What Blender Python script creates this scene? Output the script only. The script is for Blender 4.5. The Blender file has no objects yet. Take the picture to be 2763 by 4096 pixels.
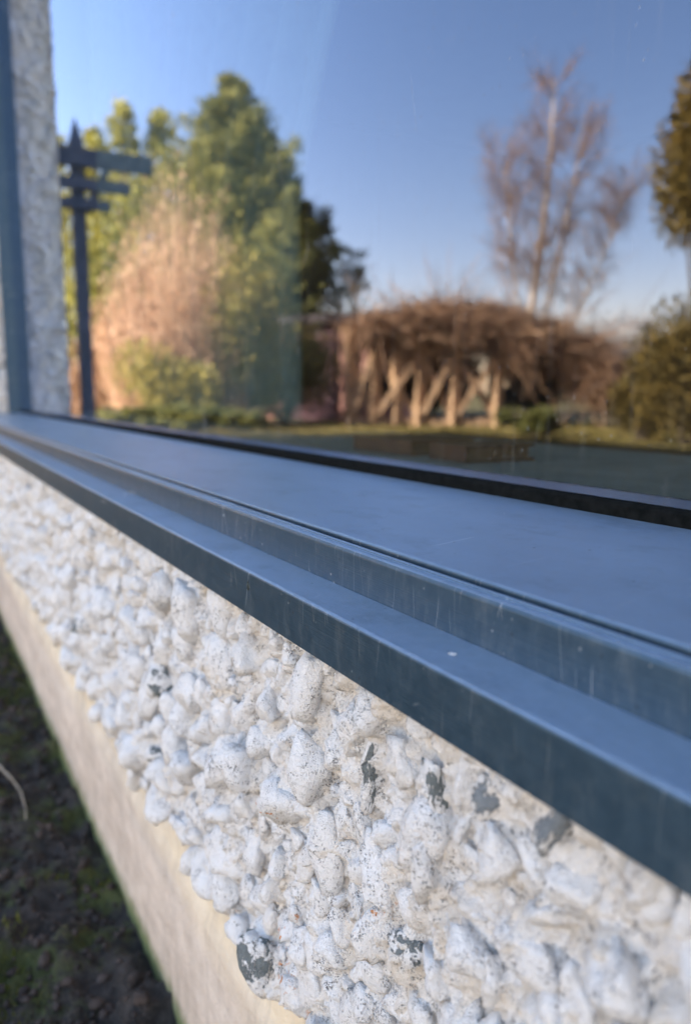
import bpy, math, random
import numpy as np
from mathutils import Matrix, Vector, Quaternion

D = bpy.data
S = bpy.context.scene
C = S.collection
random.seed(7)
rng = np.random.default_rng(11)
R_ = math.radians

# ------------------------------------------------------------------ camera
cam = D.cameras.new('camera'); cam_o = D.objects.new('camera', cam); C.objects.link(cam_o)
yaw, pitch = R_(28.70), R_(8.53)
sa, ca, sp, cp = math.sin(yaw), math.cos(yaw), math.sin(pitch), math.cos(pitch)
Rv = Vector((sa, ca, 0)); Uv = Vector((-ca*sp, sa*sp, cp)); Fv = Vector((-ca*cp, sa*cp, -sp))
m = Matrix((Rv, Uv, -Fv)).transposed().to_4x4(); m.translation = (0, 0, .5)
cam_o.matrix_world = m
cam.sensor_fit = 'VERTICAL'; cam.sensor_height = 36; cam.lens = 28.1
cam.clip_start = .01; cam.clip_end = 2000
cam.dof.use_dof = True; cam.dof.focus_distance = .345; cam.dof.aperture_fstop = 7.2
S.camera = cam_o

# ------------------------------------------------------------------ sky and sun
SUN_EL, SUN_AZ = 27, 346            # azimuth clockwise from +Y
w = D.worlds.new('World'); S.world = w; w.use_nodes = True
nt = w.node_tree; bg = nt.nodes['Background']
sky = nt.nodes.new('ShaderNodeTexSky'); sky.sky_type = 'NISHITA'; sky.sun_disc = False
sky.sun_elevation = R_(SUN_EL); sky.sun_rotation = R_(SUN_AZ)
sky.air_density = 1.0; sky.dust_density = .6; sky.ozone_density = 1.0
hs = nt.nodes.new('ShaderNodeHueSaturation'); hs.inputs['Saturation'].default_value = 1.24
mx = nt.nodes.new('ShaderNodeMix'); mx.data_type = 'RGBA'; mx.blend_type = 'MULTIPLY'
mx.inputs[0].default_value = 1; mx.inputs[7].default_value = (1.66, 1.04, .80, 1)
nt.links.new(sky.outputs[0], hs.inputs['Color']); nt.links.new(hs.outputs[0], mx.inputs[6])
nt.links.new(mx.outputs[2], bg.inputs[0]); bg.inputs[1].default_value = .062
sun = D.lights.new('sun', 'SUN'); sun.energy = 5; sun.angle = R_(.5); sun.color = (1, .79, .52)
so = D.objects.new('sun', sun); C.objects.link(so)
az = R_(SUN_AZ); el = R_(SUN_EL)
to_sun = Vector((math.sin(az)*math.cos(el), math.cos(az)*math.cos(el), math.sin(el)))
so.rotation_euler = to_sun.to_track_quat('Z', 'Y').to_euler(); so.location = to_sun*60
vs = S.view_settings; vs.view_transform = 'Standard'; vs.look = 'None'; vs.gamma = 1
vs.use_curve_mapping = False; vs.exposure = 3.74
S.render.engine = 'CYCLES'
S.cycles.max_bounces = 8; S.cycles.transparent_max_bounces = 12

# ------------------------------------------------------------------ helpers
def hsh(i, j, k, s):
    n = (i*374761393 + j*668265263 + k*1274126177 + s*974634777) & 0xffffffff
    n = ((n ^ (n >> 13))*1274126177) & 0xffffffff
    n = (n ^ (n >> 16)) & 0xffffff
    return n/0xffffff*2-1
def vnoise(x, y, z, seed=0):
    xi, yi, zi = (np.floor(a).astype(np.int64) for a in (x, y, z))
    fx, fy, fz = x-xi, y-yi, z-zi
    fx, fy, fz = (a*a*a*(a*(a*6-15)+10) for a in (fx, fy, fz))
    r = 0
    for a in (0, 1):
        for b in (0, 1):
            for c in (0, 1):
                r = r + hsh(xi+a, yi+b, zi+c, seed)*(fx if a else 1-fx)*(fy if b else 1-fy)*(fz if c else 1-fz)
    return r
def fbm(x, y, z, f, o=4, seed=0, g=.5):
    r = 0; a = 1
    for k in range(o):
        r = r + a*vnoise(x*f+17.3*k, y*f+5.1*k, z*f+9.7*k, seed+k); f *= 2.03; a *= g
    return r

def mesh_np(name, V, F, smooth=False):
    V = np.asarray(V, dtype=np.float32); F = np.asarray(F, dtype=np.int32); n = F.shape[1]
    me = D.meshes.new(name)
    me.vertices.add(len(V)); me.vertices.foreach_set('co', V.ravel())
    me.loops.add(F.size); me.loops.foreach_set('vertex_index', F.ravel())
    me.polygons.add(len(F)); me.polygons.foreach_set('loop_start', np.arange(0, F.size, n, dtype=np.int32))
    try: me.polygons.foreach_set('loop_total', np.full(len(F), n, dtype=np.int32))
    except Exception: pass
    me.update(calc_edges=True)
    if smooth: me.polygons.foreach_set('use_smooth', np.ones(len(F), dtype=bool))
    me.validate(); return me
def link(name, me, mat=None, parent=None, kind=None, label=None, cat=None, group=None):
    o = D.objects.new(name, me); C.objects.link(o)
    if mat is not None and me is not None and not me.materials: me.materials.append(mat)
    if parent is not None: o.parent = parent
    if kind: o['kind'] = kind
    if label: o['label'] = label
    if cat: o['category'] = cat
    if group: o['group'] = group
    return o
def thing(name, label, cat, loc=(0, 0, 0), group=None):
    o = link(name, None, label=label, cat=cat, group=group); o.location = loc; return o

class MB:
    """collects quads / tris into one mesh"""
    def __init__(s): s.v = []; s.f = []
    def box(s, a, b):
        n = len(s.v)
        for z in (a[2], b[2]):
            for x, y in ((a[0], a[1]), (b[0], a[1]), (b[0], b[1]), (a[0], b[1])): s.v.append((x, y, z))
        s.f += [tuple(n+i for i in q) for q in ((3,2,1,0),(4,5,6,7),(0,1,5,4),(1,2,6,5),(2,3,7,6),(3,0,4,7))]; return s
    def bar(s, p, q, w_, h_=None, up=(0, 0, 1)):
        h_ = h_ or w_; p = Vector(p); q = Vector(q); d = (q-p).normalized()
        u = d.cross(Vector(up))
        if u.length < 1e-3: u = d.cross(Vector((1, 0, 0)))
        u.normalize(); t = u.cross(d).normalized(); n = len(s.v)
        for e in (p, q):
            for i, j in ((-1,-1),(1,-1),(1,1),(-1,1)): s.v.append(tuple(e+u*i*w_/2+t*j*h_/2))
        s.f += [tuple(n+i for i in qd) for qd in ((0,1,2,3),(7,6,5,4),(1,0,4,5),(2,1,5,6),(3,2,6,7),(0,3,7,4))]; return s
    def tube(s, pts, rad, sides=7):
        n = len(s.v); P = [Vector(p) for p in pts]
        for i, p in enumerate(P):
            d = (P[min(i+1, len(P)-1)]-P[max(i-1, 0)]).normalized()
            u = d.cross(Vector((.31, .95, .1))).normalized(); t = d.cross(u)
            for k in range(sides):
                a = 2*math.pi*k/sides; s.v.append(tuple(p+(u*math.cos(a)+t*math.sin(a))*rad[i]))
        for i in range(len(P)-1):
            for k in range(sides):
                a = n+i*sides+k; b = n+i*sides+(k+1) % sides
                s.f.append((a, b, b+sides, a+sides))
        s.f.append(tuple(n+k for k in reversed(range(sides)))); s.f.append(tuple(n+(len(P)-1)*sides+k for k in range(sides)))
        return s
    def build(s, name, mat, parent=None, bevel=0, smooth=False, **kw):
        me = D.meshes.new(name); me.from_pydata(s.v, [], s.f); me.update()
        if smooth:
            for p in me.polygons: p.use_smooth = True
        o = link(name, me, mat, parent, **kw)
        if bevel:
            b = o.modifiers.new('b', 'BEVEL'); b.width = bevel; b.segments = 3; b.limit_method = 'ANGLE'
        return o

# ------------------------------------------------------------------ node material helper
class NM:
    def __init__(s, name):
        s.m = D.materials.new(name); s.m.use_nodes = True; s.t = s.m.node_tree
        s.p = s.t.nodes['Principled BSDF']; s.out = s.t.nodes['Material Output']
        s.co = s.t.nodes.new('ShaderNodeTexCoord').outputs['Object']
    def n(s, typ, **k):
        nd = s.t.nodes.new(typ)
        for a, b in k.items(): setattr(nd, a, b)
        return nd
    def L(s, a, b): s.t.links.new(a, b)
    def mapping(s, scale, src=None):
        nd = s.n('ShaderNodeMapping'); nd.inputs['Scale'].default_value = scale
        s.L(src or s.co, nd.inputs[0]); return nd.outputs[0]
    def noise(s, scale, detail=4, rough=.55, src=None, dist=0):
        nd = s.n('ShaderNodeTexNoise'); nd.inputs['Scale'].default_value = scale
        nd.inputs['Detail'].default_value = detail; nd.inputs['Roughness'].default_value = rough
        nd.inputs['Distortion'].default_value = dist
        s.L(src or s.co, nd.inputs['Vector']); return nd.outputs[0]
    def voro(s, scale, src=None, feature='F1'):
        nd = s.n('ShaderNodeTexVoronoi'); nd.feature = feature; nd.inputs['Scale'].default_value = scale
        s.L(src or s.co, nd.inputs['Vector']); return nd
    def ramp(s, val, a, b, inv=False):
        nd = s.n('ShaderNodeMapRange'); nd.clamp = True
        nd.inputs[1].default_value = a; nd.inputs[2].default_value = b
        nd.inputs[3].default_value = 1 if inv else 0; nd.inputs[4].default_value = 0 if inv else 1
        s.L(val, nd.inputs[0]); return nd.outputs[0]
    def math(s, op, a, b):
        nd = s.n('ShaderNodeMath'); nd.operation = op
        for i, q in enumerate((a, b)):
            if hasattr(q, 'links'): s.L(q, nd.inputs[i])
            else: nd.inputs[i].default_value = q
        return nd.outputs[0]
    def mix(s, fac, a, b):
        nd = s.n('ShaderNodeMix'); nd.data_type = 'RGBA'
        for sock, q in ((nd.inputs[0], fac), (nd.inputs[6], a), (nd.inputs[7], b)):
            if hasattr(q, 'links'): s.L(q, sock)
            elif isinstance(q, (int, float)): sock.default_value = q
            else: sock.default_value = (*q, 1)
        return nd.outputs[2]
    def col(s, q): s.L(q, s.p.inputs['Base Color']) if hasattr(q, 'links') else setattr(s.p.inputs['Base Color'], 'default_value', (*q, 1)); return s
    def rough(s, q): s.L(q, s.p.inputs['Roughness']) if hasattr(q, 'links') else setattr(s.p.inputs['Roughness'], 'default_value', q); return s
    def bump(s, h, dist, strength=1.0):
        nd = s.n('ShaderNodeBump'); nd.inputs['Distance'].default_value = dist; nd.inputs['Strength'].default_value = strength
        s.L(h, nd.inputs['Height']); s.L(nd.outputs[0], s.p.inputs['Normal']); return s

def masonry_paint(name, bare=0, seed=0, cream=.5):
    """thick off-white masonry paint on stone or mortar; bare = how much dark stone shows where it has flaked"""
    a = NM(name)
    oi = a.n('ShaderNodeObjectInfo')
    geo0 = a.n('ShaderNodeNewGeometry').outputs['Position']
    wob = a.n('ShaderNodeTexNoise'); wob.inputs['Scale'].default_value = 700; a.L(geo0, wob.inputs['Vector'])
    vm = a.n('ShaderNodeVectorMath'); vm.operation = 'MULTIPLY_ADD'; a.L(wob.outputs['Color'], vm.inputs[0]); vm.inputs[1].default_value = (.0012,)*3; a.L(geo0, vm.inputs[2]); geo = vm.outputs[0]
    big = a.noise(38, 4, .6, geo); mid = a.noise(160, 5, .65, geo); fin = a.noise(900, 4, .7, geo)
    white = (.83, .835, .845); warm = (.74, .68, .60)
    c = a.mix(a.math('MULTIPLY', a.ramp(a.math('ADD', big, a.math('MULTIPLY', mid, .6)), .60, .98), cream), white, warm)
    # grime: fine dark specks gathered in patches
    v = a.voro(1150, geo); v2 = a.voro(420, geo)
    sel = a.ramp(a.noise(55, 4, .6, geo), .45, .66)
    spk = a.math('MULTIPLY', a.ramp(v.outputs[0], .22, .5, True), a.ramp(a.noise(330, 2, .5, geo), .47, .57))
    spk = a.math('MULTIPLY', spk, a.math('ADD', .18, sel))
    spk2 = a.math('MULTIPLY', a.ramp(v2.outputs[0], .10, .34, True), a.ramp(a.noise(110, 2, .5, geo), .55, .62))
    c = a.mix(a.math('MULTIPLY', spk, .85), c, (.20, .20, .205))
    c = a.mix(a.math('MULTIPLY', spk2, .7), c, (.09, .095, .10))
    # tan dirt stains and a few orange lichen spots
    c = a.mix(a.math('MULTIPLY', a.ramp(a.noise(24, 5, .7, geo, .6), .60, .78), .5), c, (.42, .34, .25))
    lic = a.math('MULTIPLY', a.ramp(a.noise(17, 2, .5, geo, 1), .70, .73), a.ramp(a.noise(300, 3, .6, geo), .58, .63))
    c = a.mix(a.math('MULTIPLY', lic, .9), c, (.62, .22, .03))
    ht = a.math('ADD', a.math('MULTIPLY', mid, .9), a.math('MULTIPLY', fin, .42))
    ht = a.math('ADD', ht, a.math('MULTIPLY', spk, -.35))
    if bare:
        g = a.mix(a.noise(7, 5, .8), (.085, .105, .115), (.25, .28, .285)) if bare == 1 else a.mix(a.noise(4, 5, .7), (.16, .19, .22), (.30, .33, .36))
        msk = a.ramp(a.noise(1.25, 7, .7, None, .3), .515, .535) if bare == 1 else a.ramp(a.noise(.95, 7, .68, None, .3), .46, .48)
        c = a.mix(msk, c, g); ht = a.math('ADD', ht, a.math('MULTIPLY', msk, -.35))
    a.col(c).rough(.78); a.p.inputs['Specular IOR Level'].default_value = .35
    a.bump(ht, .0031, 1.0)
    return a.m
M_mortar = masonry_paint('painted_mortar', 0, cream=.95)
M_stone = masonry_paint('painted_stone', 0, cream=.35)
M_bare = masonry_paint('flaked_stone', 1, cream=.3)
M_bare2 = masonry_paint('worn_blue_stone', 2, cream=.3)

def metal(name, base=(.040, .080, .125), top=False):
    a = NM(name); geo = a.co
    # fine lengthwise drag lines (X is the length of the profile), dust and pale scuffs
    ln = a.noise(1, 3, .6, a.mapping((9, 1900, 1900)))
    dust = a.noise(210, 6, .75); cl = a.noise(11, 5, .6)
    v = a.voro(260)
    spk = a.math('MULTIPLY', a.ramp(v.outputs[0], .04, .17, True), a.ramp(a.noise(75, 2), .58, .68))
    run = a.math('MULTIPLY', a.ramp(a.noise(1, 4, .6, a.mapping((150, 60, 9))), .56, .74), a.ramp(a.noise(9, 3), .45, .7))
    c = a.mix(a.math('MULTIPLY', a.ramp(dust, .40, .7), .35), base, (.085, .14, .20))
    c = a.mix(a.math('MULTIPLY', a.ramp(a.noise(120, 6, .8, a.mapping((1, 1, .35))), .52, .72), .30), c, (.20, .24, .27))
    c = a.mix(a.math('MULTIPLY', run, .16 if not top else .06), c, (.36, .37, .36))
    c = a.mix(a.math('MULTIPLY', spk, .8), c, (.55, .57, .58))
    # scratches: thin warped bands
    for k, (sc, ang) in enumerate(((34, 24), (57, -38))):
        mp = a.n('ShaderNodeMapping'); mp.inputs['Rotation'].default_value = (0, R_(ang), R_(ang)); mp.inputs['Scale'].default_value = (sc, sc*.14, sc*.14)
        a.L(a.co, mp.inputs[0]); vn = a.voro(1.0, mp.outputs[0], 'DISTANCE_TO_EDGE')
        scr = a.math('MULTIPLY', a.ramp(vn.outputs[0], .001, .004, True), a.ramp(a.noise(26+9*k, 2), .54, .62))
        c = a.mix(a.math('MULTIPLY', scr, .40), c, (.5, .52, .54))
    # sky sheen painted as paler blue on faces that look up, broken by dust
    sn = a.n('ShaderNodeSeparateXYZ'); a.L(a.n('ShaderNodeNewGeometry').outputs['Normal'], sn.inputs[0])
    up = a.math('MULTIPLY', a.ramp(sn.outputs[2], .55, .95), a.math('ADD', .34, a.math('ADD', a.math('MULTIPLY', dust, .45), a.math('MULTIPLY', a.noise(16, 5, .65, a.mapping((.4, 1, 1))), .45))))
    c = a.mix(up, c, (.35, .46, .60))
    c = a.mix(a.math('MULTIPLY', a.ramp(a.noise(34, 6, .75, a.mapping((.6, 1, 1))), .52, .66), .28), c, (.10, .14, .18))
    c = a.mix(a.math('MULTIPLY', a.math('ADD', spk, scr), .55), c, (.50, .56, .62))
    dk = a.math('MULTIPLY', a.ramp(a.voro(190).outputs[0], .05, .16, True), a.ramp(a.noise(60, 2), .57, .63))
    c = a.mix(a.math('MULTIPLY', dk, .75), c, (.03, .04, .05))
    a.col(c)
    a.rough(a.math('ADD', .30 if top else .36, a.math('MULTIPLY', a.ramp(dust, .3, .8), .16)))
    a.p.inputs['Metallic'].default_value = .6; a.p.inputs['Specular IOR Level'].default_value = .5
    ht = a.math('ADD', a.math('MULTIPLY', ln, 1.6), a.math('ADD', a.math('MULTIPLY', cl, 2.2), a.math('MULTIPLY', dust, .5)))
    a.bump(ht, .00012, .8); return a.m
M_metal = metal('grey_blue_painted_aluminium'); M_metal_top = metal('sky_tinted_upper_sill_paint', (.040, .080, .125), True)

def simple(name, c1, c2, scale=20, rough=.8, bump=None, spec=.3, detail=5):
    a = NM(name); n = a.noise(scale, detail, .6)
    a.col(a.mix(a.ramp(n, .35, .65), c1, c2)).rough(rough); a.p.inputs['Specular IOR Level'].default_value = spec
    if bump: a.bump(n, bump)
    return a.m
def leafmat(name, c1, c2, scale=1.2, trans=.25):
    a = NM(name); oi = a.n('ShaderNodeNewGeometry')
    n = a.noise(scale, 3, .6); r = oi.outputs['Random Per Island']
    c = a.mix(a.ramp(a.math('ADD', a.math('MULTIPLY', n, .7), a.math('MULTIPLY', r, .45)), .35, .85), c1, c2)
    a.col(c).rough(.65); a.p.inputs['Specular IOR Level'].default_value = .25
    tr = a.n('ShaderNodeBsdfTranslucent'); a.L(c, tr.inputs[0]); mxs = a.n('ShaderNodeMixShader'); mxs.inputs[0].default_value = trans
    a.L(a.p.outputs[0], mxs.inputs[1]); a.L(tr.outputs[0], mxs.inputs[2]); a.L(mxs.outputs[0], a.out.inputs[0]); return a.m

# ------------------------------------------------------------------ measures of the place
GL = .293          # glass plane Y
WALL = .155        # pebbledash face Y
XL, XR = -2.50, 1.7   # window opening
ZS = .4422         # glass bottom
ZT = 1.98

# ------------------------------------------------------------------ ground
def ground_h(x, y):
    bed = np.clip((y+.62)/.08, 0, 1)
    h = fbm(x, y, x*0, 22, 4, 3)*.009 + fbm(x, y, x*0, 90, 3, 9)*.0035
    h = h + np.maximum(0, fbm(x, y, x*0, 46, 2, 30))*.010
    return h*bed
def grid(xs, ys):
    X, Y = np.meshgrid(xs, ys); n, mm = X.shape
    i = np.arange(n-1)[:, None]*mm+np.arange(mm-1)[None]
    F = np.stack([i, i+1, i+1+mm, i+mm], -1).reshape(-1, 4)
    return X, Y, F
def lawn_mat():
    a = NM('winter_lawn'); n = a.noise(1.1, 6, .65); n2 = a.noise(60, 4, .7)
    c = a.mix(a.ramp(n, .38, .62), (.21, .15, .042), (.13, .11, .028))
    c = a.mix(a.math('MULTIPLY', n2, .6), c, (.05, .055, .018)); a.col(c).rough(.9); a.bump(n2, .02); return a.m
V = [(-300, -300, -.012), (300, -300, -.012), (300, 300, -.012), (-300, 300, -.012)]
link('lawn_ground', mesh_np('lawn_ground', V, [(0, 1, 2, 3)]), lawn_mat(), kind='structure')
def soil_mat():
    a = NM('damp_soil'); n = a.noise(75, 6, .7); m1 = a.noise(9, 4, .6); m2 = a.noise(150, 4, .7)
    c = a.mix(a.ramp(n, .35, .7), (.014, .011, .009), (.075, .060, .052))
    moss = a.math('MULTIPLY', a.ramp(a.math('ADD', m1, a.math('MULTIPLY', m2, .35)), .66, .76), .9)
    c = a.mix(moss, c, (.058, .068, .014))
    v = a.voro(260); c = a.mix(a.math('MULTIPLY', a.ramp(v.outputs[0], .1, .2, True), a.ramp(a.noise(40), .56, .62)), c, (.17, .14, .12))
    a.col(c).rough(.92); a.bump(a.math('ADD', n, a.math('MULTIPLY', m2, .5)), .006); return a.m
xs = np.concatenate([np.arange(-6, -2.2, .03), np.arange(-2.2, -.2, .0048), np.arange(-.2, 2.2, .03)])
ys = np.concatenate([np.arange(-.66, -.22, .02), np.arange(-.22, .18, .0048)])
X, Y, F = grid(xs, ys)
link('soil_bed', mesh_np('soil_bed', np.stack([X, Y, ground_h(X, Y)], -1).reshape(-1, 3), F, True), soil_mat(), kind='structure')
# moss tufts
mv = []; mf = []
k = 26000
mx_ = rng.uniform(-2.0, -.25, k); my_ = rng.uniform(-.2, .158, k)
msk = (fbm(mx_, my_, mx_*0, 9, 3, 77) + .35*fbm(mx_, my_, mx_*0, 40, 2, 5)) > .22
mx_, my_ = mx_[msk], my_[msk]; mz_ = ground_h(mx_, my_)
a_ = rng.uniform(0, 2*np.pi, len(mx_)); hh = rng.uniform(.003, .010, len(mx_)); ww = rng.uniform(.0007, .0018, len(mx_))
dx_, dy_ = np.cos(a_), np.sin(a_)
P0 = np.stack([mx_-dx_*ww, my_-dy_*ww, mz_-.002], -1); P1 = np.stack([mx_+dx_*ww, my_+dy_*ww, mz_-.002], -1)
P2 = np.stack([mx_+rng.normal(0, .003, len(mx_)), my_+rng.normal(0, .003, len(mx_)), mz_+hh], -1)
V = np.stack([P0, P1, P2], 1).reshape(-1, 3); F = np.arange(len(V)).reshape(-1, 3)
link('moss', mesh_np('moss', V, F), leafmat('moss_green', (.06, .075, .012), (.15, .155, .025), 8, .3), kind='stuff', cat='moss', label='green moss growing in patches on the dark soil')
# crumbs of soil and grit
def ico(sub):
    import bmesh
    b = bmesh.new(); bmesh.ops.create_icosphere(b, subdivisions=sub, radius=1)
    v = np.array([x.co[:] for x in b.verts]); f = np.array([[y.index for y in x.verts] for x in b.faces]); b.free(); return v, f
I1, I2, I3, I4 = ico(1), ico(2), ico(3), ico(4)
def scatter_lumps(n, x0, x1, y0, y1, r0, r1, seed):
    g = np.random.default_rng(seed); v0, f0 = I1
    cx, cy = g.uniform(x0, x1, n), g.uniform(y0, y1, n); r = r0+(r1-r0)*g.random(n)**3; cz = ground_h(cx, cy)+r*.3
    jit = 1+g.uniform(-.35, .3, (n, len(v0)))
    V = v0[None]*r[:, None, None]*jit[..., None]*g.uniform(.6, 1.1, (n, 1, 3))+np.stack([cx, cy, cz], -1)[:, None]
    F = f0[None]+(np.arange(n)*len(v0))[:, None, None]
    return V.reshape(-1, 3), F.reshape(-1, 3)
V, F = scatter_lumps(5200, -2.0, -.3, -.2, .15, .0015, .008, 4)
link('soil_crumbs', mesh_np('soil_crumbs', V, F, True), simple('crumbly_soil', (.018, .014, .012), (.075, .058, .052), 60, .95), kind='stuff', cat='soil', label='loose crumbs of dark soil lying along the foot of the wall')
# bleached stalk
mb = MB(); mb.tube([(-1.42, -.02, .012), (-1.30, .012, .020), (-1.20, .037, .026), (-1.12, .056, .031), (-1.05, .072, .033), (-1.00, .084, .032), (-.97, .090, .028), (-.94, .091, .021), (-.92, .088, .010)], [.0010, .0013, .0016, .0016, .0015, .0014, .0012, .0010, .0006], 6)
M_straw = simple('dry_straw', (.20, .17, .13), (.34, .30, .24), 90, .7)
mb.build('dry_stalk', M_straw, smooth=True, label='thin bleached plant stalk lying bent across the mossy soil', cat='stalk')
# lawn blades (one mass)
n = 42000
bx = rng.uniform(-11, 2, n); by = -.66-rng.random(n)**1.4*8; a_ = rng.uniform(0, 6.28, n); hh = rng.uniform(.02, .055, n); wd = .004+.0011*np.abs(by)
V = np.stack([np.stack([bx-np.cos(a_)*wd, by-np.sin(a_)*wd, bx*0-.012], -1), np.stack([bx+np.cos(a_)*wd, by+np.sin(a_)*wd, bx*0-.012], -1), np.stack([bx+rng.normal(0, .015, n), by+rng.normal(0, .015, n), hh], -1)], 1).reshape(-1, 3)
link('grass', mesh_np('grass', V, np.arange(3*n).reshape(-1, 3)), leafmat('grass_blades', (.15, .13, .03), (.34, .24, .08), .8, .3), kind='stuff', cat='grass', label='short yellowing winter grass of the lawn beyond the soil bed')

# ------------------------------------------------------------------ the house wall
wall = thing('pebbledash_wall', 'white painted pebbledash house wall below and around the grey framed window', 'wall', (-.6, WALL, 0))
wall_inv = Matrix.Translation((.6, -WALL, 0))
def wchild(o): o.matrix_parent_inverse = wall_inv; return o

# stones: x, z, width mm, height mm, tilt, kind of paint loss
HERO = [(-0.4646, 0.3645, 40.8, 29.4, -25, 0), (-0.4257, 0.3417, 30.7, 25.4, 0, 0), (-0.3761, 0.3623, 28.9, 15.7, 30, 0), (-0.3437, 0.3794, 14.7, 9.7, 0, 0), (-0.3048, 0.3691, 20.7, 26.6, 8, 0), (-0.2696, 0.3647, 23.6, 15.2, 0, 0), (-0.3606, 0.3228, 19.9, 14.1, -40, 0), (-0.3272, 0.3362, 16.0, 10.1, -20, 0), (-0.302, 0.3342, 24.5, 23.5, 10, 0), (-0.2558, 0.3492, 11.0, 28.6, 15, 1), (-0.4135, 0.2871, 33.0, 26.0, 5, 0), (-0.4757, 0.3113, 29.4, 19.2, 0, 0), (-0.337, 0.3044, 30.5, 18.4, -20, 0), (-0.4893, 0.3369, 40.8, 17.9, 0, 0), (-0.2131, 0.364, 14.5, 16.4, 10, 1), (-0.1974, 0.372, 8.0, 14.7, 0, 0), (-0.183, 0.3754, 11.7, 10.9, 20, 2), (-0.1572, 0.3778, 11.9, 14.8, 0, 2), (-0.2156, 0.347, 26.5, 15.8, -60, 0), (-0.1969, 0.3584, 6.0, 9.9, 0, 0), (-0.1779, 0.3602, 17.6, 13.1, 0, 0), (-0.2124, 0.3364, 29.5, 14.0, -70, 0), (-0.2468, 0.3125, 15.5, 22.5, -20, 0), (-0.2919, 0.2991, 27.3, 25.5, 5, 0), (-0.2295, 0.2888, 24.5, 11.3, -60, 1), (-0.1868, 0.3195, 26.0, 13.0, 80, 0), (-0.1793, 0.3123, 11.9, 15.9, 10, 0), (-0.205, 0.3214, 9.8, 12.9, -30, 0), (-0.1464, 0.3648, 13.7, 11.6, 0, 0), (-0.1221, 0.3792, 11.5, 11.6, 0, 0), (-0.1422, 0.3374, 17.5, 15.0, 0, 0), (-0.2297, 0.2984, 5.8, 4.2, 0, 0), (-0.2537, 0.2641, 16.5, 12.2, 0, 0), (-0.417, 0.209, 32.6, 16.4, 30, 0), (-0.3604, 0.1963, 39.1, 29.5, -10, 1), (-0.3943, 0.1978, 24.0, 15.7, 20, 0), (-0.2646, 0.2903, 14.2, 16.6, -10, 0), (-0.2793, 0.2691, 13.8, 13.0, -20, 0), (-0.3001, 0.2423, 15.5, 13.9, -30, 0), (-0.3665, 0.2318, 15.8, 12.1, 0, 0), (-0.3293, 0.248, 22.3, 8.6, 70, 0), (-0.3546, 0.2268, 22.6, 7.9, -70, 0), (-0.375, 0.2545, 38.1, 10.8, 80, 0), (-0.2598, 0.2474, 15.7, 9.4, 0, 0), (-0.7031, 0.204, 40, 17.0, 0, 0), (-0.6424, 0.2068, 40, 16.8, 0, 0), (-0.6386, 0.1883, 40, 16.8, 60, 0), (-0.5523, 0.1976, 40, 20.5, 10, 0), (-0.5065, 0.1994, 36, 13.0, 0, 0), (-0.4905, 0.2226, 29.6, 11.8, 0, 0), (-0.5696, 0.2789, 40, 23.4, 0, 0), (-0.9288, 0.1969, 40, 18.0, 0, 0)]
stones = []   # x, z, rx, rz, ry(depth), tilt, kind
for (x, z, wmm, hmm, t, b) in HERO:
    rx = min(wmm*.42, hmm*.74+2.5)/1000; rz = hmm*.61/1000
    z = min(z, .3945-max(rx, rz))
    stones.append([x, z, rx, rz, .72*min(rx, rz)+.0012, t, b, 1])
taken = [(s[0], s[1], max(s[2], s[3])) for s in stones]
cell = {}
def key(x, z): return (int(math.floor(x/.02)), int(math.floor(z/.02)))
for q in taken: cell.setdefault(key(q[0], q[1]), []).append(q)
def free(x, z, r, k):
    a, b = key(x, z)
    for i in (-2, -1, 0, 1, 2):
        for j in (-2, -1, 0, 1, 2):
            for (u, v_, s_) in cell.get((a+i, b+j), ()):
                if (u-x)**2+(v_-z)**2 < (k*(r+s_))**2: return False
    return True
for size, tries, kk in ((.0128, 1900, .96), (.0090, 6000, .92), (.0064, 10000, .88), (.0042, 7000, .86)):
    for _ in range(tries):
        x = -random.random()**1.0*3.3-.0; z = random.uniform(.186, .402)
        r = size*random.uniform(.8, 1.25)
        if x < -1.3 and size < .004: continue
        if z-.186 < r*.5 and random.random() < .5: z += r*.5
        z = min(z, .3955-r*.95)
        if free(x, z, r, kk):
            asp = random.uniform(.62, 1.0)
            stones.append([x, z, r, r*asp, r*random.uniform(.45, 1.05), random.uniform(-90, 90), 1 if random.random() < .03 else 0, 0])
            cell.setdefault(key(x, z), []).append((x, z, r))

def stone_shape(seed, base, angular=1.0):
    v, f = base; g = np.random.default_rng(seed)
    nrm = g.normal(size=(9, 3)); nrm /= np.linalg.norm(nrm, axis=1)[:, None]; d = g.uniform(.50, .98, 9)
    dot = np.maximum(0, v@nrm.T)/d; p = 26*angular
    r = ((dot**p).sum(1)+.25**p)**(-1/p); r = np.minimum(r, 1.25)
    V = v*r[:, None]
    s = seed*3.7
    V = V*1.12; V = V*(1+.14*fbm(V[:, 0]+s, V[:, 1], V[:, 2], 1.6, 2, seed)[:, None]+.065*fbm(V[:, 0]+s, V[:, 1], V[:, 2], 5.5, 3, seed+9)[:, None])
    return V, f
shapes3 = [stone_shape(i, I3, random.uniform(.6, 1.3)) for i in range(22)]
shapes2 = [stone_shape(100+i, I2, random.uniform(.6, 1.3)) for i in range(30)]
shapes1 = [stone_shape(200+i, I1, random.uniform(.7, 1.2)) for i in range(20)]
meshes3 = []
for V, F in shapes3:
    me = mesh_np('pebble', V, F, True); me.materials.append(M_stone); meshes3.append(me)
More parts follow.
